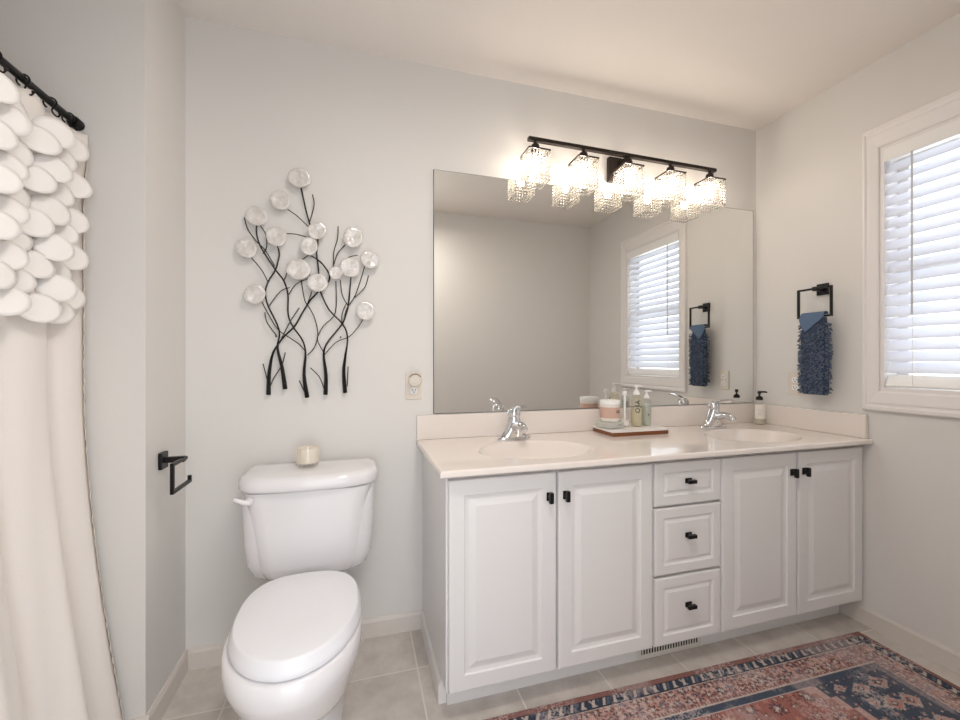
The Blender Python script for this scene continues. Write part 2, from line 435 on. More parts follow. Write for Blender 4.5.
for j in range(len(ys)-1):
    for i in range(len(xs)-1): bm.faces.new((V[j][i], V[j][i+1], V[j+1][i+1], V[j+1][i]))
TH = -.020
def skirt(line):
    low = [bm.verts.new((v.co.x, v.co.y, TH)) for v in line]
    for i in range(len(line)-1): bm.faces.new((line[i], line[i+1], low[i+1], low[i]))
    return low
skirt(V[0]); skirt(V[-1]); skirt([r_[0] for r_ in V]); skirt([r_[-1] for r_ in V])
# underside lip that rests on the cabinet
box(bm, 0, gx1-.86, gy0, gy0+.05, TH, TH+.0005); box(bm, 0, .04, gy0, -.002, TH, TH+.0005)
top = obj('worktop', bm, M['marble'], ct, smooth=True, angle=60)
def cch(name, bm, m, **k):
    for v in bm.verts: v.co -= ct.location
    return obj(name, bm, m, ct, **k)
cch('backsplash', bx(.86, XR-.002, -.021, -.002, CT, .920), M['marble'], bevel=.003)
cch('side_splash', bx(XR-.021, XR-.002, -.535, -.0215, CT, .918), M['marble'], bevel=.003)
for cx, cy, a, b in SINKS:
    zc = CT-.111
    cch('drain', la([(.001, .0), (.02, .0), (.021, .002), (.014, .004), (.012, .0015), (.001, .006)], (cx, cy, zc+.001), 24), M['chrome'], smooth=True)
# ---------------------------------------------------------------- faucets
def faucet(x, y, label):
    f = thing('faucet', label, 'faucet', (x, y, CT), group='chrome basin faucets')
    bm = bmesh.new(); R = []
    n = 40
    def ov(a, b, z, cy=0, e=2.6): 
        out = []
        for k in range(n):
            t = 2*PI*k/n; c, s = math.cos(t), math.sin(t)
            out.append((a*abs(c)**(2/e)*(1 if c >= 0 else -1), cy+b*abs(s)**(2/e)*(1 if s >= 0 else -1), z))
        return out
    loft(bm, [ov(.076, .027, 0.001), ov(.077, .028, .004), ov(.074, .0265, .009), ov(.06, .024, .0125), ov(.045, .022, .0145)])
    obj('base_plate', bm, M['chrome'], f, smooth=True)
    bm = bmesh.new()
    loft(bm, [ov(.068, .0265, .010, 0, 2), ov(.053, .028, .024, 0, 2), ov(.040, .0285, .046, -.001, 2), ov(.032, .0285, .07, -.002, 2), ov(.028, .027, .086, -.003, 2), ov(.024, .023, .096, -.004, 2)])
    obj('faucet_body', bm, M['chrome'], f, smooth=True)
    bm = bmesh.new(); P = smooth_path([(0, -.005, .048), (0, -.035, .062), (0, -.07, .070), (0, -.105, .066), (0, -.122, .052)], 5)
    R = []
    for i, p in enumerate(P):
        t = (P[min(i+1, len(P)-1)]-P[max(i-1, 0)]).normalized(); a = Vector((1, 0, 0)); b = t.cross(a); u = i/(len(P)-1)
        ra = .024-.007*u; rb = .019-.005*u
        R.append([tuple(p+a*ra*math.cos(2*PI*k/16)+b*rb*math.sin(2*PI*k/16)) for k in range(16)])
    loft(bm, R); obj('spout', bm, M['chrome'], f, smooth=True)
    bm = la([(.016, .092), (.026, .097), (.0295, .109), (.026, .123), (.016, .131), (.001, .134)], (0, -.003, 0), 24)
    P = smooth_path([(0, .004, .116), (0, -.02, .130), (0, -.05, .142), (0, -.085, .149), (0, -.110, .148)], 4); R = []
    for i, p in enumerate(P):
        t = (P[min(i+1, len(P)-1)]-P[max(i-1, 0)]).normalized(); a = Vector((1, 0, 0)); b = t.cross(a); u = i/(len(P)-1)
        ra = .014+.006*math.sin(u*PI*.9); rb = .008-.0035*u
        R.append([tuple(p+a*ra*math.cos(2*PI*k/14)+b*rb*math.sin(2*PI*k/14)) for k in range(14)])
    loft(bm, R); h = obj('lever_handle', bm, M['chrome'], f, smooth=True)
    obj('temperature_dot', la([(.0001, 0), (.0028, 0), (.0028, -.001), (.0001, -.001)], (0, -.0275, .03), 12, 'y'), M['dark'], f)
    return f
faucet(1.268, -.105, 'chrome single-lever faucet at the left basin, left of the tray')
faucet(2.348, -.105, 'chrome single-lever faucet at the right basin, right of the tray')
# ---------------------------------------------------------------- mirror
mr = thing('wall_mirror', 'large frameless rectangular mirror standing on the worktop backsplash', 'mirror', (.933, -.0005, .9225))
mw, mh = 2.729-.933, 1.988-.9225
obj('mirror_glass', bx(.003, mw-.003, -.0055, -.0045, .002, mh-.002), M['mirror'], mr)
obj('mirror_edge', bx(0, mw, -.0044, 0, 0, mh), M['mirror_edge'], mr)
for x, z in ((.25, 0), (mw-.25, 0)):
    obj('mirror_clip', bx(x-.012, x+.012, -.008, -.0056, 0, .008), M['glass'], mr)
# ---------------------------------------------------------------- vanity light
vl = thing('vanity_light', 'dark bronze bar wall light with five crystal bead shades above the mirror', 'wall light', (1.858, 0, 2.08))
vl.rotation_euler = (0, math.radians(.6), 0)
obj('wall_plate', bx(-.06, .06, -.024, 0, -.045, .075), M['bronze'], vl, bevel=.002)
bm = bx(-.012, .012, -.082, -.024, .03, .052); obj('bracket_arm', bm, M['bronze'], vl, bevel=.001)
obj('crossbar', bx(-.517, .517, -.102, -.080, .045, .061), M['bronze'], vl, bevel=.0015)
bead_rows = 9
for i in range(5):
    cx = -.482+i*.241
    # crossing metal frame (shade), socket, bulb, crystals
    sh = obj('socket_cup', la([(.001, .045), (.008, .045), (.008, .032), (.017, .03), (.019, .02), (.019, -.012), (.015, -.016), (.001, -.016)], (cx, -.091, 0), 20), M['bronze'], vl, smooth=True)
    bm = bmesh.new(); a = .05; t = .0022
    for s in (-1, 1):
        box(bm, cx-a, cx+a, -.091+s*a-t, -.091+s*a+t, -.012, -.006); box(bm, cx+s*a-t, cx+s*a+t, -.091-a, -.091+a, -.012, -.006)
    box(bm, cx-a, cx+a, -.093, -.089, -.011, -.007); box(bm, cx-.002, cx+.002, -.091-a, -.091+a, -.011, -.007)
    shd = obj('lamp_shade', bm, M['bronze'], vl)
    bm = bmesh.new()
    def bead(x, y, z, r):
        m4 = Matrix.Translation((x, y, z)) @ Matrix.Diagonal((r, r, r*1.1, 1))
        bmesh.ops.create_icosphere(bm, subdivisions=1, radius=1, matrix=m4)
    for s in range(7):
        for side in range(4):
            u = -a+(s+.5)*2*a/7
            x, y = [(cx+u, -.091-a), (cx+a, -.091+u), (cx-u, -.091+a), (cx-a, -.091-u)][side]
            for r_ in range(bead_rows):
                bead(x, y, -.02-r_*.0148, .0052 if r_ < bead_rows-1 else .0060)
    b2 = a*.6                                                          # shorter-hung inner ring of strands
    for s in range(4):
        for side in range(4):
            u = -b2+(s+.5)*2*b2/4
            x, y = [(cx+u, -.091-b2), (cx+b2, -.091+u), (cx-u, -.091+b2), (cx-b2, -.091-u)][side]
            for r_ in (0, 1): bead(x, y, -.02-r_*.0148, .0045)
    cr = obj('crystal_strands', bm, M['crystal'], shd, smooth=False); cr['kind'] = 'stuff'; cr['label'] = 'clear crystal bead strands'
    bb = obj('bulb', la([(.001, -.016), (.008, -.02), (.011, -.035), (.017, -.055), (.0175, -.068), (.012, -.082), (.001, -.088)], (cx, -.091, 0), 16), M['bulb'], vl, smooth=True)
# ---------------------------------------------------------------- toilet
TX = .455
to = thing('toilet', 'white two-piece toilet with closed lid beside the white cabinet', 'toilet', (TX, 0, 0))
def sup(a, yf, yb, z, ef=2.4, eb=3.5, n=56, ymid=None):
    """closed outline: half width a, from yb (back) to yf (front, more negative)"""
    cy = (yf+yb)/2 if ymid is None else ymid; out = []
    for k in range(n):
        t = 2*PI*k/n; c, s = math.cos(t), math.sin(t); e = eb if s > 0 else ef
        L = (yb-cy) if s > 0 else (cy-yf)
        out.append((a*abs(c)**(2/e)*(1 if c >= 0 else -1), cy+L*abs(s)**(2/e)*(1 if s >= 0 else -1), z))
    return out
# bowl with pedestal
bm = bmesh.new()
rows = [(.118, -.48, -.13, .000, 3), (.118, -.48, -.13, .012, 3), (.108, -.47, -.13, .03, 3), (.104, -.475, -.12, .10, 2.8), (.118, -.57, -.11, .16, 2.4), (.140, -.665, -.10, .215, 2.2),
        (.157, -.715, -.09, .265, 2.15), (.166, -.74, -.08, .31, 2.1), (.174, -.763, -.07, .345, 2.1), (.177, -.770, -.06, .365, 2.1), (.176, -.768, -.06, .407, 2.1), (.170, -.760, -.06, .4135, 2.1)]
rows = [(a, yf, -.27 if z > .2 else yb, z, ef) for a, yf, yb, z, ef in rows]
loft(bm, [sup(a, yf, yb, z, ef, 2.3 if z > .2 else 3.2, ymid=(yf+yb)/2+.0) for a, yf, yb, z, ef in rows])
loft(bm, [sup(a, -.36, -.05, z, 3, 4) for a, z in ((.09, .2), (.11, .30), (.125, .36), (.125, .385), (.12, .390))])
obj('bowl', bm, M['porcelain'], to, smooth=True, angle=60)
# seat and lid
def egg(k, z, sh=0):
    return [(x+.005, y, zz) for x, y, zz in sup(.163*k+sh, -.54-.210*k-sh, -.54+.220*k+sh, z, 1.95, 2.8, ymid=-.52)]
bm = bmesh.new(); loft(bm, [egg(.91, .4137), egg(.93, .4145), egg(.93, .416), egg(.91, .4168)]); st = obj('seat', bm, M['seat_plastic'], to, smooth=True)
bm = bmesh.new(); loft(bm, [egg(1.0, .4190), egg(1.044, .4192), egg(1.048, .4215), egg(1.036, .433), egg(.988, .4525), egg(.978, .4560), egg(.955, .4575), egg(.5, .458)])
obj('lid', bm, M['seat_plastic'], to, smooth=True, angle=60)
for s in (-1, 1): obj('hinge', la([(.001, -.022), (.011, -.022), (.011, .022), (.001, .022)], (s*.075, -.320, .420), 16, 'x'), M['seat_plastic'], to, smooth=True)
# tank
bm = bmesh.new()
rows = [(.15, -.20, -.06, .3915), (.178, -.218, -.045, .394), (.195, -.230, -.036, .410), (.212, -.238, -.03, .45), (.219, -.242, -.026, .52), (.224, -.244, -.025, .62), (.226, -.247, -.025, .706)]
loft(bm, [sup(a, yf, yb, z, 4.2, 6) for a, yf, yb, z in rows])
tk = obj('tank', bm, M['porcelain'], to, smooth=True, angle=60)
# raised shield on the tank front
bm = bmesh.new(); R = []
def tw(z):
    for (a, yf, yb, z0), (a2, yf2, yb2, z1) in zip(rows, rows[1:]):
        if z0 <= z <= z1: u = (z-z0)/(z1-z0); return a+(a2-a)*u, yf+(yf2-yf)*u
    return rows[-1][0], rows[-1][1]
for z, hw in ((.404, .140), (.415, .147), (.44, .154), (.50, .163), (.56, .171), (.62, .182), (.67, .198), (.695, .212), (.704, .216)):
    a, yf = tw(z); cy = (yf-.03)/2; L = cy-yf; up = []
    N = 16
    def yat(x): 
        return cy-L*(max(0, 1-abs(x/a)**4.2))**(1/4.2)
    pts = [(-hw, yat(hw)+.012)]
    for k in range(N+1):
        x = -hw+2*hw*k/N; e = min(1, (hw-abs(x))/.012); pts.append((x, yat(x)-.010*math.sin(e*PI/2)-.001, ))
    pts.append((hw, yat(hw)+.012))
    R.append([(x, y, z) for x, y in pts])
loft(bm, R); obj('tank_front_panel', bm, M['porcelain'], tk, smooth=True, angle=50)
bm = bmesh.new()
loft(bm, [sup(.222, -.262, -.018, .7075, 3.0, 6), sup(.233, -.274, -.012, .709, 3.0, 6), sup(.2355, -.278, -.010, .715, 3.0, 6), sup(.2345, -.277, -.010, .740, 3.0, 6), sup(.226, -.268, -.016, .7535, 3.0, 6), sup(.207, -.252, -.03, .7585, 2.9, 6), sup(.12, -.16, -.08, .7595, 2.8, 6)])
obj('tank_lid', bm, M['porcelain'], to, smooth=True, angle=60)
bm = la([(.001, 0), (.014, 0), (.014, -.008), (.009, -.014), (.001, -.015)], (-.184, -.252, .683), 20, 'y')
P = smooth_path([(-.184, -.268, .684), (-.195, -.277, .688), (-.208, -.281, .696), (-.222, -.281, .700)], 4)
tube(bm, P, [.0105]+[.0105-.0045*i/(len(P)-2) for i in range(len(P)-1)], 10)
obj('flush_lever', bm, M['porcelain'], to, smooth=True)
# candle glass on the tank lid
cg = thing('candle_glass', 'small ribbed glass candle holder on top of the toilet tank', 'candle holder', (.437, -.115, .7598))
bm = bmesh.new(); lathe(bm, [(.037, 0), (.040, .004), (.040, .075), (.0385, .0755), (.038, .012), (.001, .011)], n=36)
obj('glass_cup', bm, M['glass'], cg, smooth=True)
bm = bmesh.new()
lathe(bm, [(.001, .0125), (.0375, .013), (.0375, .066), (.034, .068), (.001, .062)], n=36)
obj('candle', bm, M['wax'], cg, smooth=True)
bm = bmesh.new()
for k in range(16):
    a = 2*PI*k/16; tube(bm, [(.0402*math.cos(a), .0402*math.sin(a), .008), (.0402*math.cos(a), .0402*math.sin(a), .07)], .0009, 4)
obj('rib', bm, M['hem'], cg)
# ---------------------------------------------------------------- wall sculpture
art = thing('wall_sculpture', 'black metal branches with round pearly discs hanging above the toilet', 'wall art', (.42, 0, 1.02))
TRUNKS= [[(0.2838, 1.022), (0.2871, 1.0984), (0.297, 1.1712), (0.3136, 1.2115), (0.3438, 1.2523), (0.3777, 1.2899), (0.4051, 1.3425), (0.4341, 1.392), (0.449, 1.4113), (0.4665, 1.4331), (0.4888, 1.4558), (0.5065, 1.4794), (0.5044, 1.5095), (0.4747, 1.5491), (0.4397, 1.5729)], [(0.3438, 1.0427), (0.3337, 1.1273), (0.317, 1.2043), (0.3223, 1.2739), (0.2838, 1.3677), (0.2739, 1.4182), (0.2838, 1.4623), (0.3103, 1.5076), (0.3199, 1.5473), (0.3229, 1.5735), (0.317, 1.6024)], [(0.4244, 1.0076), (0.414, 1.0972), (0.4189, 1.1866), (0.4051, 1.2385), (0.3743, 1.2861), (0.3559, 1.3336), (0.3539, 1.4145), (0.3404, 1.4654), (0.3103, 1.5076), (0.2786, 1.5574), (0.2553, 1.6008), (0.2437, 1.6449), (0.2437, 1.677)], [(0.4926, 1.0173), (0.4947, 1.0965), (0.4862, 1.1757), (0.4982, 1.2248), (0.5556, 1.3017), (0.5701, 1.3403), (0.581, 1.3865), (0.5905, 1.4942)], [(0.5679, 1.0232), (0.5628, 1.1111), (0.5701, 1.1798), (0.5774, 1.2487), (0.5592, 1.3018), (0.5054, 1.3609), (0.4735, 1.4312), (0.463, 1.457)]]

BRANCHES= [[(0.4862, 1.187), (0.463, 1.2394), (0.4841, 1.2924), (0.5304, 1.3504), (0.5325, 1.4757)], [(0.4627, 1.477), (0.4676, 1.4998), (0.462, 1.5595), (0.4592, 1.5893), (0.4641, 1.6384), (0.4466, 1.6707), (0.4327, 1.703), (0.4188, 1.7576), (0.4037, 1.8304), (0.4012, 1.84)], [(0.3528, 1.7492), (0.386, 1.7263), (0.4288, 1.6874)], [(0.2007, 1.7017), (0.2149, 1.6552), (0.2437, 1.6128), (0.2728, 1.5828), (0.3081, 1.5205)], [(0.2553, 1.6781), (0.2757, 1.6412), (0.2775, 1.5961), (0.264, 1.5693)], [(0.2207, 1.5546), (0.2611, 1.5046), (0.2833, 1.4575)], [(0.3498, 1.654), (0.386, 1.6525), (0.4227, 1.6451)], [(0.4012, 1.5515), (0.4319, 1.5748)], [(0.4431, 1.82), (0.4501, 1.7758), (0.4327, 1.7068)], [(0.5409, 1.7017), (0.5388, 1.6483), (0.5244, 1.5941), (0.523, 1.5333)], [(0.5677, 1.6255), (0.5388, 1.5875), (0.5244, 1.541)], [(0.5786, 1.5751), (0.5932, 1.58), (0.6175, 1.5871)], [(0.6449, 1.545), (0.6264, 1.4782), (0.6042, 1.4156), (0.575, 1.3684), (0.564, 1.3222)], [(0.6599, 1.5071), (0.6449, 1.456), (0.6042, 1.4117)], [(0.5496, 1.4817), (0.5568, 1.4211), (0.5786, 1.38)], [(0.637, 1.323), (0.6214, 1.2956), (0.5847, 1.2526), (0.534, 1.229), (0.4876, 1.1757)], [(0.5556, 1.3093), (0.557, 1.3475), (0.5737, 1.3901)], [(0.3607, 1.4429), (0.327, 1.4243), (0.2871, 1.3678)], [(0.2608, 1.3814), (0.2904, 1.3242), (0.3203, 1.2739), (0.3641, 1.2416), (0.3982, 1.2161), (0.4189, 1.1903)], [(0.2719, 1.3418), (0.2805, 1.3021), (0.3136, 1.2518)], [(0.3948, 1.3645), (0.3641, 1.3117), (0.3303, 1.2411)], [(0.3559, 1.4146), (0.3845, 1.4567), (0.4292, 1.4814)], [(0.4016, 1.4761), (0.4154, 1.395), (0.4341, 1.3622), (0.4524, 1.3216), (0.4644, 1.2619), (0.4524, 1.2092), (0.4246, 1.1754)], [(0.3505, 1.4991), (0.3404, 1.4654)], [(0.264, 1.1421), (0.2805, 1.0766), (0.2838, 1.0402)], [(0.3438, 1.1861), (0.3317, 1.1347), (0.3036, 1.0873), (0.2904, 1.0546)], [(0.3948, 1.0751), (0.4202, 1.0189)], [(0.4364, 1.1254), (0.47, 1.0892), (0.4897, 1.0362)], [(0.5796, 1.1301), (0.5759, 1.0498)], [(0.442, 1.4335), (0.4246, 1.3767)]]

DISCS= [(0.397, 1.8714, 0.0397), (0.3283, 1.776, 0.0364), (0.2463, 1.7064, 0.0373), (0.3143, 1.6334, 0.0364), (0.2117, 1.5822, 0.0371), (0.2401, 1.4078, 0.0373), (0.4619, 1.6701, 0.0344), (0.4326, 1.6062, 0.0342), (0.3944, 1.5125, 0.0425), (0.4646, 1.4638, 0.0373), (0.5338, 1.5067, 0.0262), (0.5878, 1.5318, 0.0395), (0.599, 1.6543, 0.0396), (0.6657, 1.5694, 0.0371), (0.6485, 1.3567, 0.037)]

def wpath(P, y=-.016, k=4):
    return smooth_path([(x-.42, y-.0035*((i*2) % 3), z-1.02) for i, (x, z) in enumerate(P)], k)
for n_, T in enumerate(TRUNKS):
    P = wpath(T, -.014-.003*(n_ % 3)); z0 = P[0].z; rs = []
    for i, p in enumerate(P):
        h = p.z-z0; r = .0031+.0056*max(0, 1-h/.19)**.8; rs.append(r if i < len(P)-3 else .0026)
    obj('trunk', tb(P, rs, 8), M['black'], art, smooth=True)
for n_, T in enumerate(BRANCHES):
    P = wpath(T, -.012-.002*(n_ % 4)); obj('branch', tb(P, .0019 if n_ != 1 else .003, 6), M['black'], art, smooth=True)
rd = random.Random(3)
for x, z, r in DISCS:
    bm = bmesh.new(); ph = rd.random()*6; R = []
    n = 28
    def ring(f, y):
        return [((x-.42)+r*f*(1+.035*math.sin(2*a+ph)+.02*math.sin(5*a+ph*2))*math.cos(a), y+.0022*math.sin(3*a+ph)*f, (z-1.02)+r*f*(1+.035*math.sin(2*a+ph)+.02*math.sin(5*a+ph*2))*math.sin(a)) for a in [2*PI*k/n for k in range(n)]]
    loft(bm, [ring(.1, -.0285), ring(.7, -.0295), ring(.97, -.034), ring(1, -.0365), ring(.96, -.038), ring(.7, -.0345), ring(.35, -.0365), ring(.1, -.034)])
    d = obj('pearl_disc', bm, M['pearl'], art, smooth=True, angle=80)
# the two standoffs that hold it on the wall
for x, z in ((.31, 1.25), (.55, 1.25), (.43, 1.5)):
    obj('wall_standoff', tb([(x-.42, -.0005, z-1.02), (x-.42, -.014, z-1.02)], .003, 8), M['black'], art)
# ---------------------------------------------------------------- outlets
def outlet(name, label, loc, rz, group=None, z1=.115):
    o = thing(name, label, 'outlet', loc, rz=rz)
    obj('cover_plate', bx(-.036, .036, -.006, -.0003, -.0575, .0575), M['cream_plastic'], o, bevel=.003)
    for s in (-1, 1):
        bm = bmesh.new(); loft(bm, [[(x, y, s*.0195+z) for x, z in [(.017*math.cos(t), max(-.0135, min(.0135, .017*math.sin(t)))) for t in [2*PI*k/24 for k in range(24)]]] for y in (-.0055, -.0085)])
        rc = obj('receptacle', bm, M['white_plastic'], o, smooth=True)
        bm = bmesh.new(); z = s*.0195
        box(bm, -.0078, -.0056, -.0092, -.0084, z-.002, z+.007); box(bm, .0056, .0078, -.0092, -.0084, z-.001, z+.006)
        lathe(bm, [(.001, -.0084), (.0026, -.0084), (.0026, -.0092), (.001, -.0092)], (0, 0, z-.007), 10, 0, 'y')
        obj('slot', bm, M['dark'], rc)
    obj('screw', la([(.001, -.0062), (.003, -.0062), (.003, -.0078), (.001, -.0078)], (0, 0, 0), 10, 'y'), M['cream_plastic'], o, smooth=True)
    return o
outlet('power_outlet', 'cream duplex wall outlet left of the mirror, above the toilet side', (.8485, 0, 1.046), 0)
outlet('power_outlet', 'cream duplex wall outlet on the right wall, partly behind the blue towel', (XR, -.222, 1.038), -PI/2)
pl = thing('plug_in_freshener', 'round white plug-in air freshener in the upper socket of the left outlet', 'air freshener', (.8485, -.0094, 1.0655))
obj('plug_body', bx(-.014, .014, -.02, 0, -.010, .018), M['white_plastic'], pl, bevel=.003)
bm = bmesh.new(); R = []
for sc, y in ((.8, -.0205), (.88, -.024), (.88, -.036), (.74, -.042)):
    R.append([(.033*sc*math.cos(a)*(1 if math.sin(a) > 0 else 1), y, .008+(.030 if math.sin(a) > 0 else .034)*sc*math.sin(a)) for a in [2*PI*k/32 for k in range(32)]])
loft(bm, R); obj('freshener_body', bm, M['cream_plastic'], pl, smooth=True)
bm = bmesh.new()
for k in range(9):
    a = math.radians(35+k*110/8); x, z = .026*math.cos(a), .008+.024*math.sin(a)
    box(bm, x-.0024, x+.0024, -.0435, -.0385, z-.002, z+.002)
obj('vent_slot', bm, M['grey_text'], pl)
obj('dial', la([(.001, -.042), (.014, -.042), (.013, -.047), (.008, -.047), (.007, -.044), (.001, -.044)], (0, 0, .006), 24, 'y'), M['register'], pl, smooth=True)
obj('fragrance_cartridge', bx(-.022, .022, -.034, -.021, .034, .062), M['glass'], pl, bevel=.006)
# ---------------------------------------------------------------- toilet paper holder
tp = thing('toilet_paper_holder', 'empty black square toilet paper holder on the narrow wall left of the toilet', 'paper holder', (0, -.200, .828))
obj('wall_plate', bx(.0005, .012, -.024, .024, -.028, .026), M['black'], tp, bevel=.002)
obj('post', bx(.012, .068, -.009, .009, -.009, .009), M['black'], tp, bevel=.001)
bm = bmesh.new(); q = .0052
box(bm, .058, .058+2*q, -.09, .022, -q, q); box(bm, .058, .058+2*q, -.09, -.09+2*q, -.092, -q)
box(bm, .058, .058+2*q, -.09+2*q, .058, -.092, -.092+2*q); box(bm, .058, .058+2*q, .058-2*q, .058, -.092+2*q, -.068)
obj('paper_arm', bm, M['black'], tp, bevel=.0008)
# ---------------------------------------------------------------- towel ring and towel
tr = thing('towel_ring', 'black square towel ring on the right wall beside the window', 'towel ring', (XR, -.352, 1.495))
obj('wall_plate', bx(-.012, -.0005, -.025, .025, -.027, .027), M['black'], tr, bevel=.002)
obj('post', bx(-.062, -.012, -.010, .010, -.010, .010), M['black'], tr, bevel=.001)
bm = bmesh.new(); q = .0045; X0, X1 = -.066, -.056
for a in ((-.078, .078, 0-q, q), (-.078, .078, -.132-q, -.132+q)): box(bm, X0, X1, *a)
for a in ((-.078, -.069), (.069, .078)): box(bm, X0, X1, a[0], a[1], -.132+q, -q)
obj('ring', bm, M['black'], tr, bevel=.0008)
tw_ = thing('hand_towel', 'shaggy blue hand towel hanging from the black towel ring', 'towel', (XR-.061, -.352, 1.363))
bm = bmesh.new(); R = []
for z, hw, d in ((-.0065, .050, .011), (-.03, .050, .014), (-.06, .055, .020), (-.10, .057, .022), (-.2, .058, .023), (-.3, .058, .023), (-.355, .057, .021), (-.368, .052, .013)):
    R.append([(d*math.copysign(abs(math.sin(t))**.6, math.sin(t)), -.002+hw*math.copysign(abs(math.cos(t))**.6, math.cos(t))+.002*math.sin(z*40), z) for t in [2*PI*k/28 for k in range(28)]])
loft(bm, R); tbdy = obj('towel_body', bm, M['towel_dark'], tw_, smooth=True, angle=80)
bm = bmesh.new(); R = []
# flat woven top, folded over the ring with a pointed corner
rd = random.Random(5)
outl = [(.054, .010), (.058, -.012), (.050, -.035), (.036, -.060), (.022, -.072), (.008, -.060), (-.012, -.040), (-.035, -.022), (-.054, -.004), (-.054, .010)]
F1 = [bm.verts.new((-.0185-.008*min(1, max(0, -z)/.05)-.002*math.sin(y*90), y, z)) for y, z in outl]
F0 = [bm.verts.new((-.0155-.008*min(1, max(0, -z)/.05)-.002*math.sin(y*90), y, z)) for y, z in outl]
bm.faces.new(F1); bm.faces.new(F0)
for i in range(len(outl)): j = (i+1) % len(outl); bm.faces.new((F1[i], F1[j], F0[j], F0[i]))
obj('folded_corner', bm, M['towel_flat'], tw_, smooth=False)
bm = bmesh.new(); R = []
for a in range(9):
    t = PI*a/8; R.append([(-.0165*math.cos(t), y+.0015*math.sin(y*200), .008+.0135*math.sin(t)) for y in np.linspace(-.053, .053, 15)])
V = [[bm.verts.new(p) for p in r_] for r_ in R]
V2 = [[bm.verts.new((p[0]*.8, p[1], .008+(p[2]-.008)*.8)) for p in r_] for r_ in R]
for A in (V, V2):
    for i in range(8):
        for j in range(14): bm.faces.new((A[i][j], A[i][j+1], A[i+1][j+1], A[i+1][j]))
obj('fold_over_ring', bm, M['towel_flat'], tw_, smooth=True)
bm = bmesh.new()
def noodle(p, d, L, r):
    d = Vector(d).normalized(); p = Vector(p); e = p+d*L; e.z -= L*.35
    tube(bm, [p, p+(e-p)*.5+Vector((0, 0, L*.1)), e], [r*.8, r, r*.7], 5)
for k in range(950):
    z = -.035-.325*rd.random(); u = rd.random()
    f = rd.random()
    if f < .62: x, y, d = -.020, -.057+.114*u, (-1, rd.uniform(-.5, .5), rd.uniform(-.6, .3))
    elif f < .81: x, y, d = -.018+.036*u, .054, (rd.uniform(-.6, .3), 1, rd.uniform(-.6, .3))
    else: x, y, d = -.018+.036*u, -.058, (rd.uniform(-.6, .3), -1, rd.uniform(-.6, .3))
    if f < .62 and z > -.09 and -.075 < z and y > -.03: continue
    noodle((x, y, z), d, rd.uniform(.008, .0125), .0027)
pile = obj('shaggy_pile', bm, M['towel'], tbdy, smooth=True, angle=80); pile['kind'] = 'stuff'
# ---------------------------------------------------------------- tray and toiletries
ty = thing('tray', 'white stone topped tray with brown wooden base on the worktop', 'tray', (1.855, -.108, CT+.0008))
obj('tray_base', bx(-.148, .148, -.082, .082, 0, .0165), M['tray_wood'], ty, bevel=.001)
obj('tray_top', bx(-.152, .152, -.086, .086, .0167, .0255), M['tray_top'], ty, bevel=.0012)
TZ = CT+.0268
sb = thing('square_dish', 'square grey-green glass dish under the peach jar on the tray', 'dish', (1.752, -.098, TZ), rz=math.radians(12))
bm = bmesh.new(); box(bm, -.044, .044, -.044, .044, 0, .029); obj('dish_body', bm, M['green_grey'], sb, bevel=.005)
bm = bmesh.new()
for k in range(5): box(bm, .006+k*.006, .0095+k*.006, -.0448, -.0441, .014, .017)
obj('printed_label', bm, M['grey_text'], sb)
jr = thing('cosmetic_jar', 'round jar with peach label and white lid stacked on the square dish', 'jar', (1.752, -.098, TZ+.0295))
obj('jar_glass', la([(.001, 0), (.040, 0), (.043, .003), (.0445, .016), (.0445, .074), (.041, .077), (.001, .077)], n=40), M['cream_label'], jr, smooth=True)
obj('jar_label', la([(.0446, .018), (.0452, .018), (.0452, .068), (.0446, .068)], n=40), M['peach'], jr, smooth=True)
obj('jar_lid', la([(.001, .0775), (.045, .0775), (.0465, .080), (.0465, .096), (.044, .099), (.001, .099)], n=40), M['white_plastic'], jr, smooth=True)
bm = bmesh.new()
for rr, z in ((0, .052), (1, .044)):
    for k in range(6):
        a = -PI/2+.10+k*.085+rr*.04; x, y = .0458*math.cos(a), .0458*math.sin(a)
        tube(bm, [(x, y, z-.002), (x, y, z+.0025)], .0011, 5)
obj('jar_print', bm, M['grey_text'], jr)
def pump(t, z, m, r=.012, nozzle=.036, ang=0.0, s=1.0):
    bm = bmesh.new()
    lathe(bm, [(.001, z), (r, z), (r, z+.006*s), (r*.62, z+.020*s), (r*.36, z+.022*s), (r*.33, z+.034*s), (r*.7, z+.035*s), (r*.75, z+.042*s), (.001, z+.044*s)], n=20)
    dx, dy = math.cos(ang), math.sin(ang)
    tube(bm, [(-.01*dx, -.01*dy, z+.039*s), (nozzle*.6*dx, nozzle*.6*dy, z+.0395*s), (nozzle*dx, nozzle*dy, z+.036*s)], [.0052*s, .0045*s, .003*s], 8)
    return obj('pump_head', bm, m, t, smooth=True)
b1 = thing('pump_bottle', 'slim clear empty bottle between the jar and the tallest bottle on the tray', 'bottle', (1.842, -.085, TZ))
obj('bottle_body', la([(.001, 0), (.018, 0), (.0195, .003), (.0195, .028), (.0188, .03), (.0175, .032), (.0175, .135), (.013, .147), (.009, .15), (.001, .15)], n=28), M['glass'], b1, smooth=True)
obj('bottle_label', la([(.0196, .006), (.0199, .006), (.0199, .03), (.0196, .03)], n=28), M['cream_label'], b1, smooth=True)
obj('bottle_cap', la([(.001, .1502), (.011, .1502), (.011, .165), (.004, .168), (.001, .168)], n=20), M['white_plastic'], b1, smooth=True)
obj('dip_tube', tb([(0, 0, .012), (0, 0, .15)], .0055, 8), M['white_plastic'], b1, smooth=True)
b2_ = thing('pump_bottle', 'tallest bottle on the tray, pale yellow with vertical letters and white pump', 'bottle', (1.900, -.095, TZ))
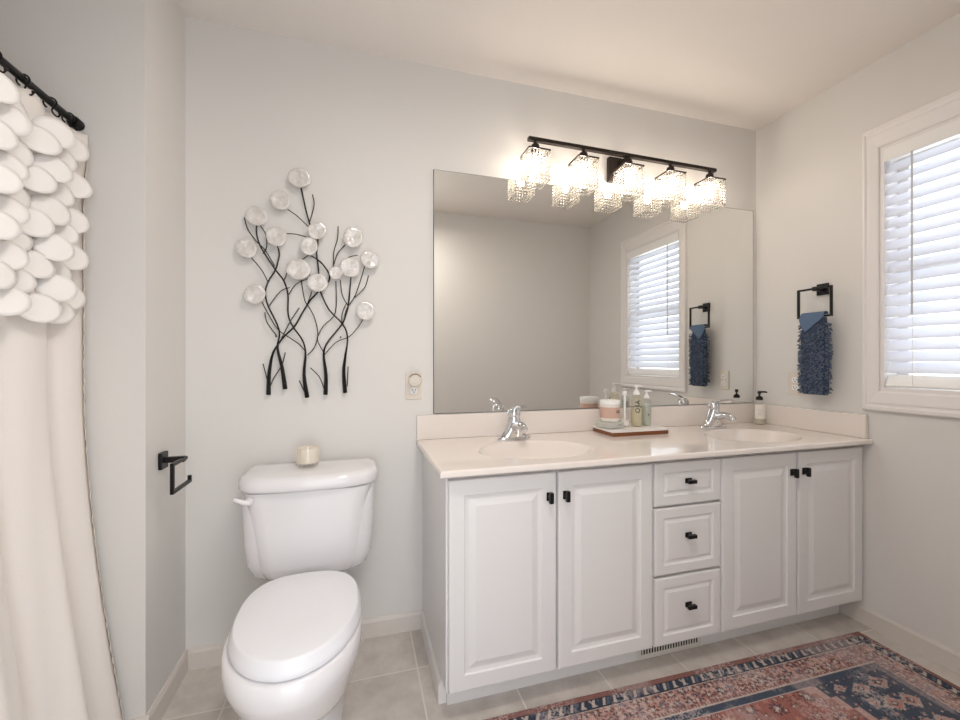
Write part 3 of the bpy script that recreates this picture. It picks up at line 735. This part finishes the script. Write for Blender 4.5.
obj('bottle_body', la([(.001, 0), (.0235, 0), (.0255, .003), (.0255, .128), (.022, .14), (.012, .149), (.001, .15)], n=32), M['yellow_glass'], b2_, smooth=True)
obj('bottle_content', la([(.001, .003), (.0235, .003), (.0235, .085), (.001, .085)], n=32), M['amber_liquid'], b2_, smooth=True)
pump(b2_, .1505, M['white_plastic'], .0145, .034, math.radians(10), 1.05)
def text(body, size, m, parent, loc, rot, name):
    cu = bpy.data.curves.new(name, 'FONT'); cu.body = body; cu.size = size; cu.align_x = 'CENTER'; cu.align_y = 'CENTER'; cu.extrude = .0003
    t = bpy.data.objects.new(name, cu); COL.objects.link(t)
    dg = bpy.context.evaluated_depsgraph_get(); me = bpy.data.meshes.new_from_object(t.evaluated_get(dg)); bpy.data.objects.remove(t)
    me.materials.clear(); me.materials.append(m)
    o = bpy.data.objects.new(name, me); COL.objects.link(o); o.parent = parent; o.location = loc; o.rotation_euler = rot
    return o
ca = math.radians(-90-20)                                       # side of the bottle that faces the doorway
text('OJIA', .031, M['black_text'], b2_, (.0262*math.cos(-1.95), .0262*math.sin(-1.95), .095), (PI/2, -PI/2, math.radians(-22)), 'bottle_lettering')
b3 = thing('pump_bottle', 'shorter grey bottle with white pump at the right of the tray', 'bottle', (1.962, -.09, TZ))
obj('bottle_body', la([(.001, 0), (.0195, 0), (.021, .003), (.021, .112), (.018, .122), (.011, .129), (.001, .13)], n=32), M['grey_glass'], b3, smooth=True)
obj('bottle_content', la([(.001, .003), (.0192, .003), (.0192, .1), (.001, .1)], n=32), M['green_grey'], b3, smooth=True)
bm = bmesh.new()
for k in range(5): a = -1.95+(k-2)*.16; tube(bm, [(.0212*math.cos(a), .0212*math.sin(a), .098), (.0212*math.cos(a), .0212*math.sin(a), .1)], .0012, 5)
for k in range(2): a = -1.8+(k-.5)*.14; tube(bm, [(.0212*math.cos(a), .0212*math.sin(a), .05), (.0212*math.cos(a), .0212*math.sin(a), .056)], .0016, 5)
obj('bottle_print', bm, M['black_text'], b3)
pump(b3, .1305, M['white_plastic'], .0125, .032, math.radians(5), .9)
sp = thing('soap_bottle', 'clear soap bottle with black pump in the right corner of the worktop', 'bottle', (2.687, -.076, CT+.0008))
obj('bottle_body', la([(.001, 0), (.027, 0), (.0285, .003), (.0285, .11), (.025, .12), (.012, .128), (.001, .129)], n=32), M['glass'], sp, smooth=True)
obj('bottle_content', la([(.001, .003), (.026, .003), (.026, .03), (.001, .03)], n=32), M['amber_liquid'], sp, smooth=True)
bm = bmesh.new(); R = []
for z in (.03, .105): R.append([((rr)*math.cos(a), rr*math.sin(a), z) for rr, a in [(.0290, -3.2+k*.16) for k in range(15)]+[(.0286, -3.2+(14-k)*.16) for k in range(15)]])
loft(bm, R); obj('bottle_label', bm, M['cream_label'], sp, smooth=True)
bm = bmesh.new()
for r_ in range(3):
    for k in range(4): a = -2.35+(k-1.5)*.16; tube(bm, [(.0292*math.cos(a), .0292*math.sin(a), .075-.012*r_), (.0292*math.cos(a), .0292*math.sin(a), .08-.012*r_)], .0012, 5)
obj('bottle_print', bm, mat('light_print', srgb(190, 186, 180), .6), sp)
bm = bmesh.new(); lathe(bm, [(.001, .1292), (.016, .1292), (.017, .134), (.015, .143), (.006, .150), (.0042, .151), (.0042, .164), (.001, .164)], n=24)
lathe(bm, [(.001, .162), (.0085, .162), (.0085, .176), (.001, .177)], n=16); tube(bm, [(-.006, .002, .172), (.022, -.02, .172), (.026, -.023, .168)], [.005, .0045, .003], 8)
obj('pump_head', bm, M['black'], sp, smooth=True)
# ---------------------------------------------------------------- shower curtain, rod, rings
RX, RZ = -.165, 1.841
rod = thing('curtain_rod', 'black shower curtain rod fixed to the wall at the left edge', 'curtain rod', (RX, -.304, RZ))
obj('rod_tube', tb([(0, -.012, 0), (0, YO+.304+.012, 0)], .0092, 20), M['black'], rod, smooth=True)
obj('end_flange', la([(.001, 0), (.016, 0), (.016, -.024), (.013, -.028), (.001, -.028)], n=28, axis='y'), M['black'], rod, smooth=True)
obj('end_flange', la([(.001, YO+.304), (.016, YO+.304), (.016, YO+.304+.024), (.013, YO+.304+.028), (.001, YO+.304+.028)], n=28, axis='y'), M['black'], rod, smooth=True)
YC0, YC1 = -.318, -1.42
def cx_(y, z):
    """curtain surface: folds that deepen downwards, bottom pushed out over the tub edge"""
    d = YC0-y; u = (1.78-z)/1.78
    flare = .25*max(0, u-.4)**1.59
    fold = (.012+.016*min(1, u*1.3))*(math.sin(d*36+.8+.9*math.sin(d*7)))+.006*math.sin(d*83+z*2.2)*min(1, u*1.5)
    edge = .012*math.exp(-(u/.05)**2)*math.exp(-(d/.03)**2)
    return -.146+flare+(fold-.012)*min(1, d*12)+edge
cu_ = thing('shower_curtain', 'off-white shower curtain with overlapping fabric petals along its top', 'shower curtain', (-.15, YC0, 0))
rr = random.Random(11)
bm = bmesh.new(); NYc, NZc = 230, 90
def top_z(d): return 1.820-.018*abs(math.sin(d*PI/.105))
V = []
for j in range(NZc+1):
    row = []
    for i in range(NYc+1):
        y = YC0+(YC1-YC0)*i/NYc; d = YC0-y; v = j/NZc; z = top_z(d+.02)*(1-v)+.05*v
        row.append(bm.verts.new((cx_(y, z)+.15, y-YC0, z)))
    V.append(row)
for j in range(NZc):
    for i in range(NYc): bm.faces.new((V[j][i], V[j][i+1], V[j+1][i+1], V[j+1][i]))
pan = obj('fabric_panel', bm, M['curtain'], cu_, smooth=True, angle=80)
so = pan.modifiers.new('thick', 'SOLIDIFY'); so.thickness = .0015
# crinkled hem down the wall-side edge
bm = bmesh.new(); V = []
for j in range(241):
    z = 1.77+(.05-1.77)*j/240; row = []
    for i in range(5):
        y = YC0+.001-i*.003; row.append(bm.verts.new((cx_(YC0, z)+.15+.001+.0012*math.sin(j*1.3+i)+.0015*rr.random()+.0015*i, y-YC0+.001*math.sin(j*.7), z)))
    V.append(row)
for j in range(240):
    for i in range(4): bm.faces.new((V[j][i], V[j][i+1], V[j+1][i+1], V[j+1][i]))
hm = obj('hem_trim', bm, M['hem'], cu_, smooth=True, angle=80); so = hm.modifiers.new('thick', 'SOLIDIFY'); so.thickness = .001
# petals
def petal(y, z, wd, ht, yaw, tilt, m):
    bm = bmesh.new(); x0 = cx_(y, z)+.15+.004-.030*math.sin(yaw); C = Vector((x0, y-YC0, z)); Rm = Matrix.Rotation(yaw, 3, 'Z')
    n = 22; rings = []
    for f in (0.0, .4, .75, 1.0):
        ring = []
        for k in range(n):
            a = 2*PI*k/n; ly = wd*.5*f*math.cos(a); lz = ht*.5*f*math.sin(a)-ht*.42
            cup = .010*(f*f)*(math.cos(a)**2)*-1
            lx = tilt*max(0, -lz)/ht+cup*.6+.004
            p = Rm @ Vector((lx, ly, lz)); ring.append(C+p)
        rings.append(ring)
    V = [[bm.verts.new(p) for p in r] for r in rings[1:]]; c0 = bm.verts.new(rings[0][0])
    for k in range(n): bm.faces.new((c0, V[0][k], V[0][(k+1) % n]))
    for i in range(2):
        for k in range(n): bm.faces.new((V[i][k], V[i+1][k], V[i+1][(k+1) % n], V[i][(k+1) % n]))
    o = obj('petal', bm, m, cu_, smooth=True, angle=80); s = o.modifiers.new('thick', 'SOLIDIFY'); s.thickness = .0006
    return o
pc = 0
for r_ in range(10):
    z = 1.768-r_*.0505
    for c_ in range(10):
        y = YC0-.072-c_*.093-(.046 if r_ % 2 else 0)
        if pc >= 98: break
        petal(y+rr.uniform(-.006, .006), z+rr.uniform(-.005, .005), .106+rr.uniform(-.008, .006)-.014, .070+rr.uniform(-.004, .005), rr.uniform(-.80, -.35), rr.uniform(.008, .014), M['petal']); pc += 1
# rings and hooks
for k, yy in enumerate((-.349, -.420, -.512, -.60, -.70, -.80, -.90, -1.0, -1.1, -1.2, -1.3, -1.4)):
    lb = {0: 'black curtain ring nearest the wall at the rod end', 1: 'black curtain ring, second from the wall end of the rod', 2: 'black curtain ring, third from the wall end of the rod'}.get(k, 'black curtain ring on the rod outside the picture on the left')
    if k > 5: break
    rg = thing('curtain_ring', lb, 'curtain ring', (RX, yy, RZ), group='black rings on the shower rod', rz=math.radians(rr.uniform(-22, 22)))
    bm = bmesh.new(); P = [Vector((.0145*math.sin(t), .0, -.003+.0145*math.cos(t))) for t in [math.radians(-150+300*i/24) for i in range(25)]]
    tube(bm, P, .0022, 6)
    obj('ring', bm, M['black'], rg, smooth=True)
    bm = tb(smooth_path([(.00725, 0, -.0155), (.004, .0, -.022), (.008, 0, -.032), (.017, 0, -.038), (.022, 0, -.032)], 4), .002, 6)
    bmesh.ops.create_icosphere(bm, subdivisions=1, radius=.0045, matrix=Matrix.Translation((.022, 0, -.030)))
    obj('hook', bm, M['black'], rg, smooth=True)
# ---------------------------------------------------------------- rug
def hexc(r, g, b): return np.array(srgb(r, g, b)[:3])
RL, RW = 1.86, 1.02
rug = thing('area_rug', 'distressed red and navy patterned rug on the tile floor by the cabinet', 'rug', (2.654, -.555, 0), rz=math.radians(-1.0))
nx_, ny_ = 560, 330
# local: x from -RL to 0, y from -RW to 0 (corner at the far right)
gx = np.linspace(-RL, 0, nx_+1); gy = np.linspace(-RW, 0, ny_+1)
X, Y = np.meshgrid(gx, gy)
rng = np.random.default_rng(4)
def vnoise(x, y, s, seed):
    r = np.random.default_rng(seed); T = r.random((64, 64))
    u = x/s; v = y/s; i = np.floor(u).astype(int); j = np.floor(v).astype(int); f = u-i; g = v-j
    f = f*f*(3-2*f); g = g*g*(3-2*g)
    t = lambda a, b: T[b % 64, a % 64]
    return (t(i, j)*(1-f)+t(i+1, j)*f)*(1-g)+(t(i, j+1)*(1-f)+t(i+1, j+1)*f)*g
red = hexc(164, 96, 84); red2 = hexc(186, 118, 102); dred = hexc(120, 66, 62); pink = hexc(198, 158, 146); cream = hexc(208, 190, 178); navy = hexc(50, 60, 80); blue = hexc(88, 104, 124); black = hexc(34, 32, 40)
Cc = np.zeros(X.shape+(3,)); Cc[:] = red
dx = -X; dy = -Y; dl = X+RL; db = Y+RW
e = np.minimum(np.minimum(dx, dy), np.minimum(dl, db))          # distance to the nearest edge
horiz = (np.minimum(dy, db) <= np.minimum(dx, dl))
along = np.where(horiz, X, Y)
def put(mask, c, a=1.0):
    Cc[mask] = Cc[mask]*(1-a)+c*a
put(e < .022, dred*.6+red*.3+pink*.1)
# navy guard band with slanted cream and black bars
b = (e >= .022) & (e < .060)
put(b, navy)
t = (e-.022)/.038; ph = (along/.040) % 1.0
tri = np.abs(ph-.5)*2
sl = (ph+t*.5) % 1.0; wide = ((along/.120) % 1.0) < .5
put(b & (t > .14) & (t < .86) & (np.abs(sl-.25) < .13), cream, .8)
put(b & (t > .14) & (t < .86) & (np.abs(((ph-t*.5) % 1.0)-.7) < .10) & wide, cream, .75)
put(b & (t > .14) & (t < .86) & (np.abs(sl-.62) < .12) & ~wide, blue, .8)
put(b & ((t < .10) | (t > .90)), black, .7)
# main border: flowers, leaves and vines on a pink-red ground
m = (e >= .060) & (e < .150)
g = vnoise(X, Y, .012, 1)
put(m, red2*.7+pink*.3); put(m & (g > .58), pink, .75); put(m & (g < .33), dred, .6)
g2 = vnoise(X, Y, .006, 41); put(m & (g2 > .68), cream, .5); put(m & (g2 < .25), navy, .4)
cell = .034
def motif(mask, S, cell, seed, cols, rad, lobes):
    i = np.floor(S[0]/cell).astype(int); j = np.floor(S[1]/cell).astype(int)
    r = np.random.default_rng(seed); jx = r.random((128, 128)); jy = r.random((128, 128)); jc = r.random((128, 128))
    cx = (i+.5+(jx[j % 128, i % 128]-.5)*.4)*cell; cy = (j+.5+(jy[j % 128, i % 128]-.5)*.4)*cell
    px, py = S[0]-cx, S[1]-cy; rr_ = np.hypot(px, py); th = np.arctan2(py, px)
    R_ = rad*cell*(.72+.28*np.cos(lobes*th+6*jc[j % 128, i % 128]))
    k = np.floor(jc[j % 128, i % 128]*len(cols)).astype(int)
    for n, c in enumerate(cols):
        put(mask & (k == n) & (rr_ < R_), c, .9)
        put(mask & (k == n) & (rr_ < R_*.45), cream if n % 2 else red2, .9)
motif(m, (X, Y), .045, 2, [navy, dred*.6, blue, navy], .46, 6)
motif(m & (vnoise(X, Y, .02, 9) > .35), (X+.017, Y+.017), .017, 3, [dred, pink, navy*.6+red*.4, cream*.7+red*.3], .42, 4)
put(m & (np.abs(e-.063) < .0018), cream, .7); put(m & (np.abs(e-.147) < .002), cream, .8)
put(m & (e > .132) & (e < .145) & (((along/.013) % 1) < .5), dred, .7)
# inner navy stripe
s_ = (e >= .150) & (e < .178)
put(s_, navy*.7+blue*.3); put(s_ & (np.abs(e-.176) < .0022) & np.where(horiz, np.minimum(dx, dl) > .50, np.minimum(dy, db) > .49), cream, .85)
# field with stepped navy corners
f_ = e >= .178
put(f_, red)
hx, hy = X+RL/2, Y+RW/2
fx = RL/2-.178-np.abs(hx); fy = RW/2-.178-np.abs(hy)             # distance inside the field from its sides
st_ = .026
corner = f_ & ((np.floor(fx/st_)*st_)*.85+(np.floor(fy/st_)*st_)*.5 < .265)
motif(f_ & ~corner, (hx*1.0, hy*1.0), .085, 5, [dred, navy*.6+dred*.4, dred, red2*.6+cream*.4], .34, 8)
motif(f_ & ~corner, (hx+.04, hy+.04), .038, 6, [red2, dred, pink*.6+red*.4, dred], .36, 5)
edge = f_ & ~corner & ((np.floor(fx/st_)*st_)*.85+(np.floor(fy/st_)*st_)*.5 < .29)
put(edge, pink, .8)
put(corner, navy*.75+blue*.25)
def lozenge(mask, S, cx, cy, w_, h_, c1, c2, c3):
    d_ = np.abs(S[0]-cx)/w_+np.abs(S[1]-cy)/h_+.10*np.sin((S[0]-cx)*260)*np.cos((S[1]-cy)*260)
    put(mask & (d_ < 1), c1, .85); put(mask & (d_ < .78), c2, .9); put(mask & (d_ < .40), c3, .9); put(mask & (d_ < .2), cream, .8)
rl = np.random.default_rng(15)
for cx_l, cy_l, w_l, h_l in ((.075, .045, .048, .030), (.165, .05, .040, .026), (.235, .03, .028, .018), (.06, .13, .040, .034), (.13, .125, .046, .030), (.06, .22, .042, .034), (.115, .205, .030, .024), (.05, .31, .034, .034), (.10, .29, .024, .022), (.04, .39, .026, .03), (.19, .105, .024, .018)):
    c_in = (red2, pink*.7+red2*.3, red2*.8+cream*.2)[int(rl.integers(3))]
    lozenge(corner, (fx, fy), cx_l, cy_l, w_l, h_l, cream*.75+navy*.25, c_in, navy)
motif(corner, (fx+.02, fy+.07), .030, 10, [navy, navy, cream*.5+navy*.5, red2*.6+navy*.4], .30, 4)
# medallion in the middle
md = np.abs(hx)/.34+np.abs(hy)/.2
put((md < 1) & f_, navy); put((md < .9) & f_, red2); motif((md < .9), (hx, hy), .06, 12, [navy, dred, blue], .4, 6)
# worn, faded patches and yarn grain (the rug's own distressed dye)
wv = .6*vnoise(X, Y, .16, 20)+.3*vnoise(X, Y, .05, 21)+.1*vnoise(X, Y, .012, 22)
fade = np.clip((wv-.52)/.14, 0, 1)*.55*(~corner*.8+.2)*(.4+.6*vnoise(X, Y, .006, 23))
Cc = Cc*(1-fade[..., None])+hexc(200, 176, 172)*fade[..., None]
sc_ = np.clip((vnoise(X, Y, .09, 61)-.55)/.2, 0, 1)*(vnoise(X, Y, .0045, 62) > .5)
Cc = Cc*(1-.45*sc_[..., None])+hexc(214, 196, 190)*.45*sc_[..., None]
gr = (rng.random(X.shape)-.5)*.30
lum = Cc.mean(-1, keepdims=True); Cc = lum+(Cc-lum)*.8
Cc = np.clip(Cc*(1+gr[..., None]), 0, 1)
bm_v = np.zeros((X.size*1, 3)); bm_v[:, 0] = X.ravel(); bm_v[:, 1] = Y.ravel(); bm_v[:, 2] = .0085+.0006*rng.random(X.size)
ed = e.ravel() < .001; bm_v[ed, 2] = .0008
ii, jj = np.meshgrid(np.arange(nx_), np.arange(ny_)); a0 = (jj*(nx_+1)+ii).ravel()
faces = np.stack([a0, a0+1, a0+nx_+2, a0+nx_+1], 1)
me = bpy.data.meshes.new('rug_pile')
me.vertices.add(len(bm_v)); me.vertices.foreach_set('co', bm_v.ravel())
me.loops.add(faces.size); me.loops.foreach_set('vertex_index', faces.ravel())
me.polygons.add(len(faces)); me.polygons.foreach_set('loop_start', np.arange(0, faces.size, 4)); me.polygons.foreach_set('loop_total', np.full(len(faces), 4))
me.update(); me.validate()
ca_ = me.color_attributes.new('dye', 'FLOAT_COLOR', 'POINT')
ca_.data.foreach_set('color', np.concatenate([Cc.reshape(-1, 3), np.ones((X.size, 1))], 1).ravel())
rm = mat('rug_yarn', (1, 1, 1, 1), .95, spec=.1, sheen=.15, bump=.5, bscale=500)
at = rm.node_tree.nodes.new('ShaderNodeAttribute'); at.attribute_name = 'dye'
rm.node_tree.links.new(at.outputs['Color'], rm.node_tree.nodes['Principled BSDF'].inputs['Base Color'])
me.materials.append(rm)
ro = bpy.data.objects.new('rug_pile', me); COL.objects.link(ro); ro.parent = rug
obj('rug_backing', bx(-RL+.003, -.003, -RW+.003, -.003, .0005, .0075), mat('rug_backing', srgb(120, 90, 80), .9), rug)
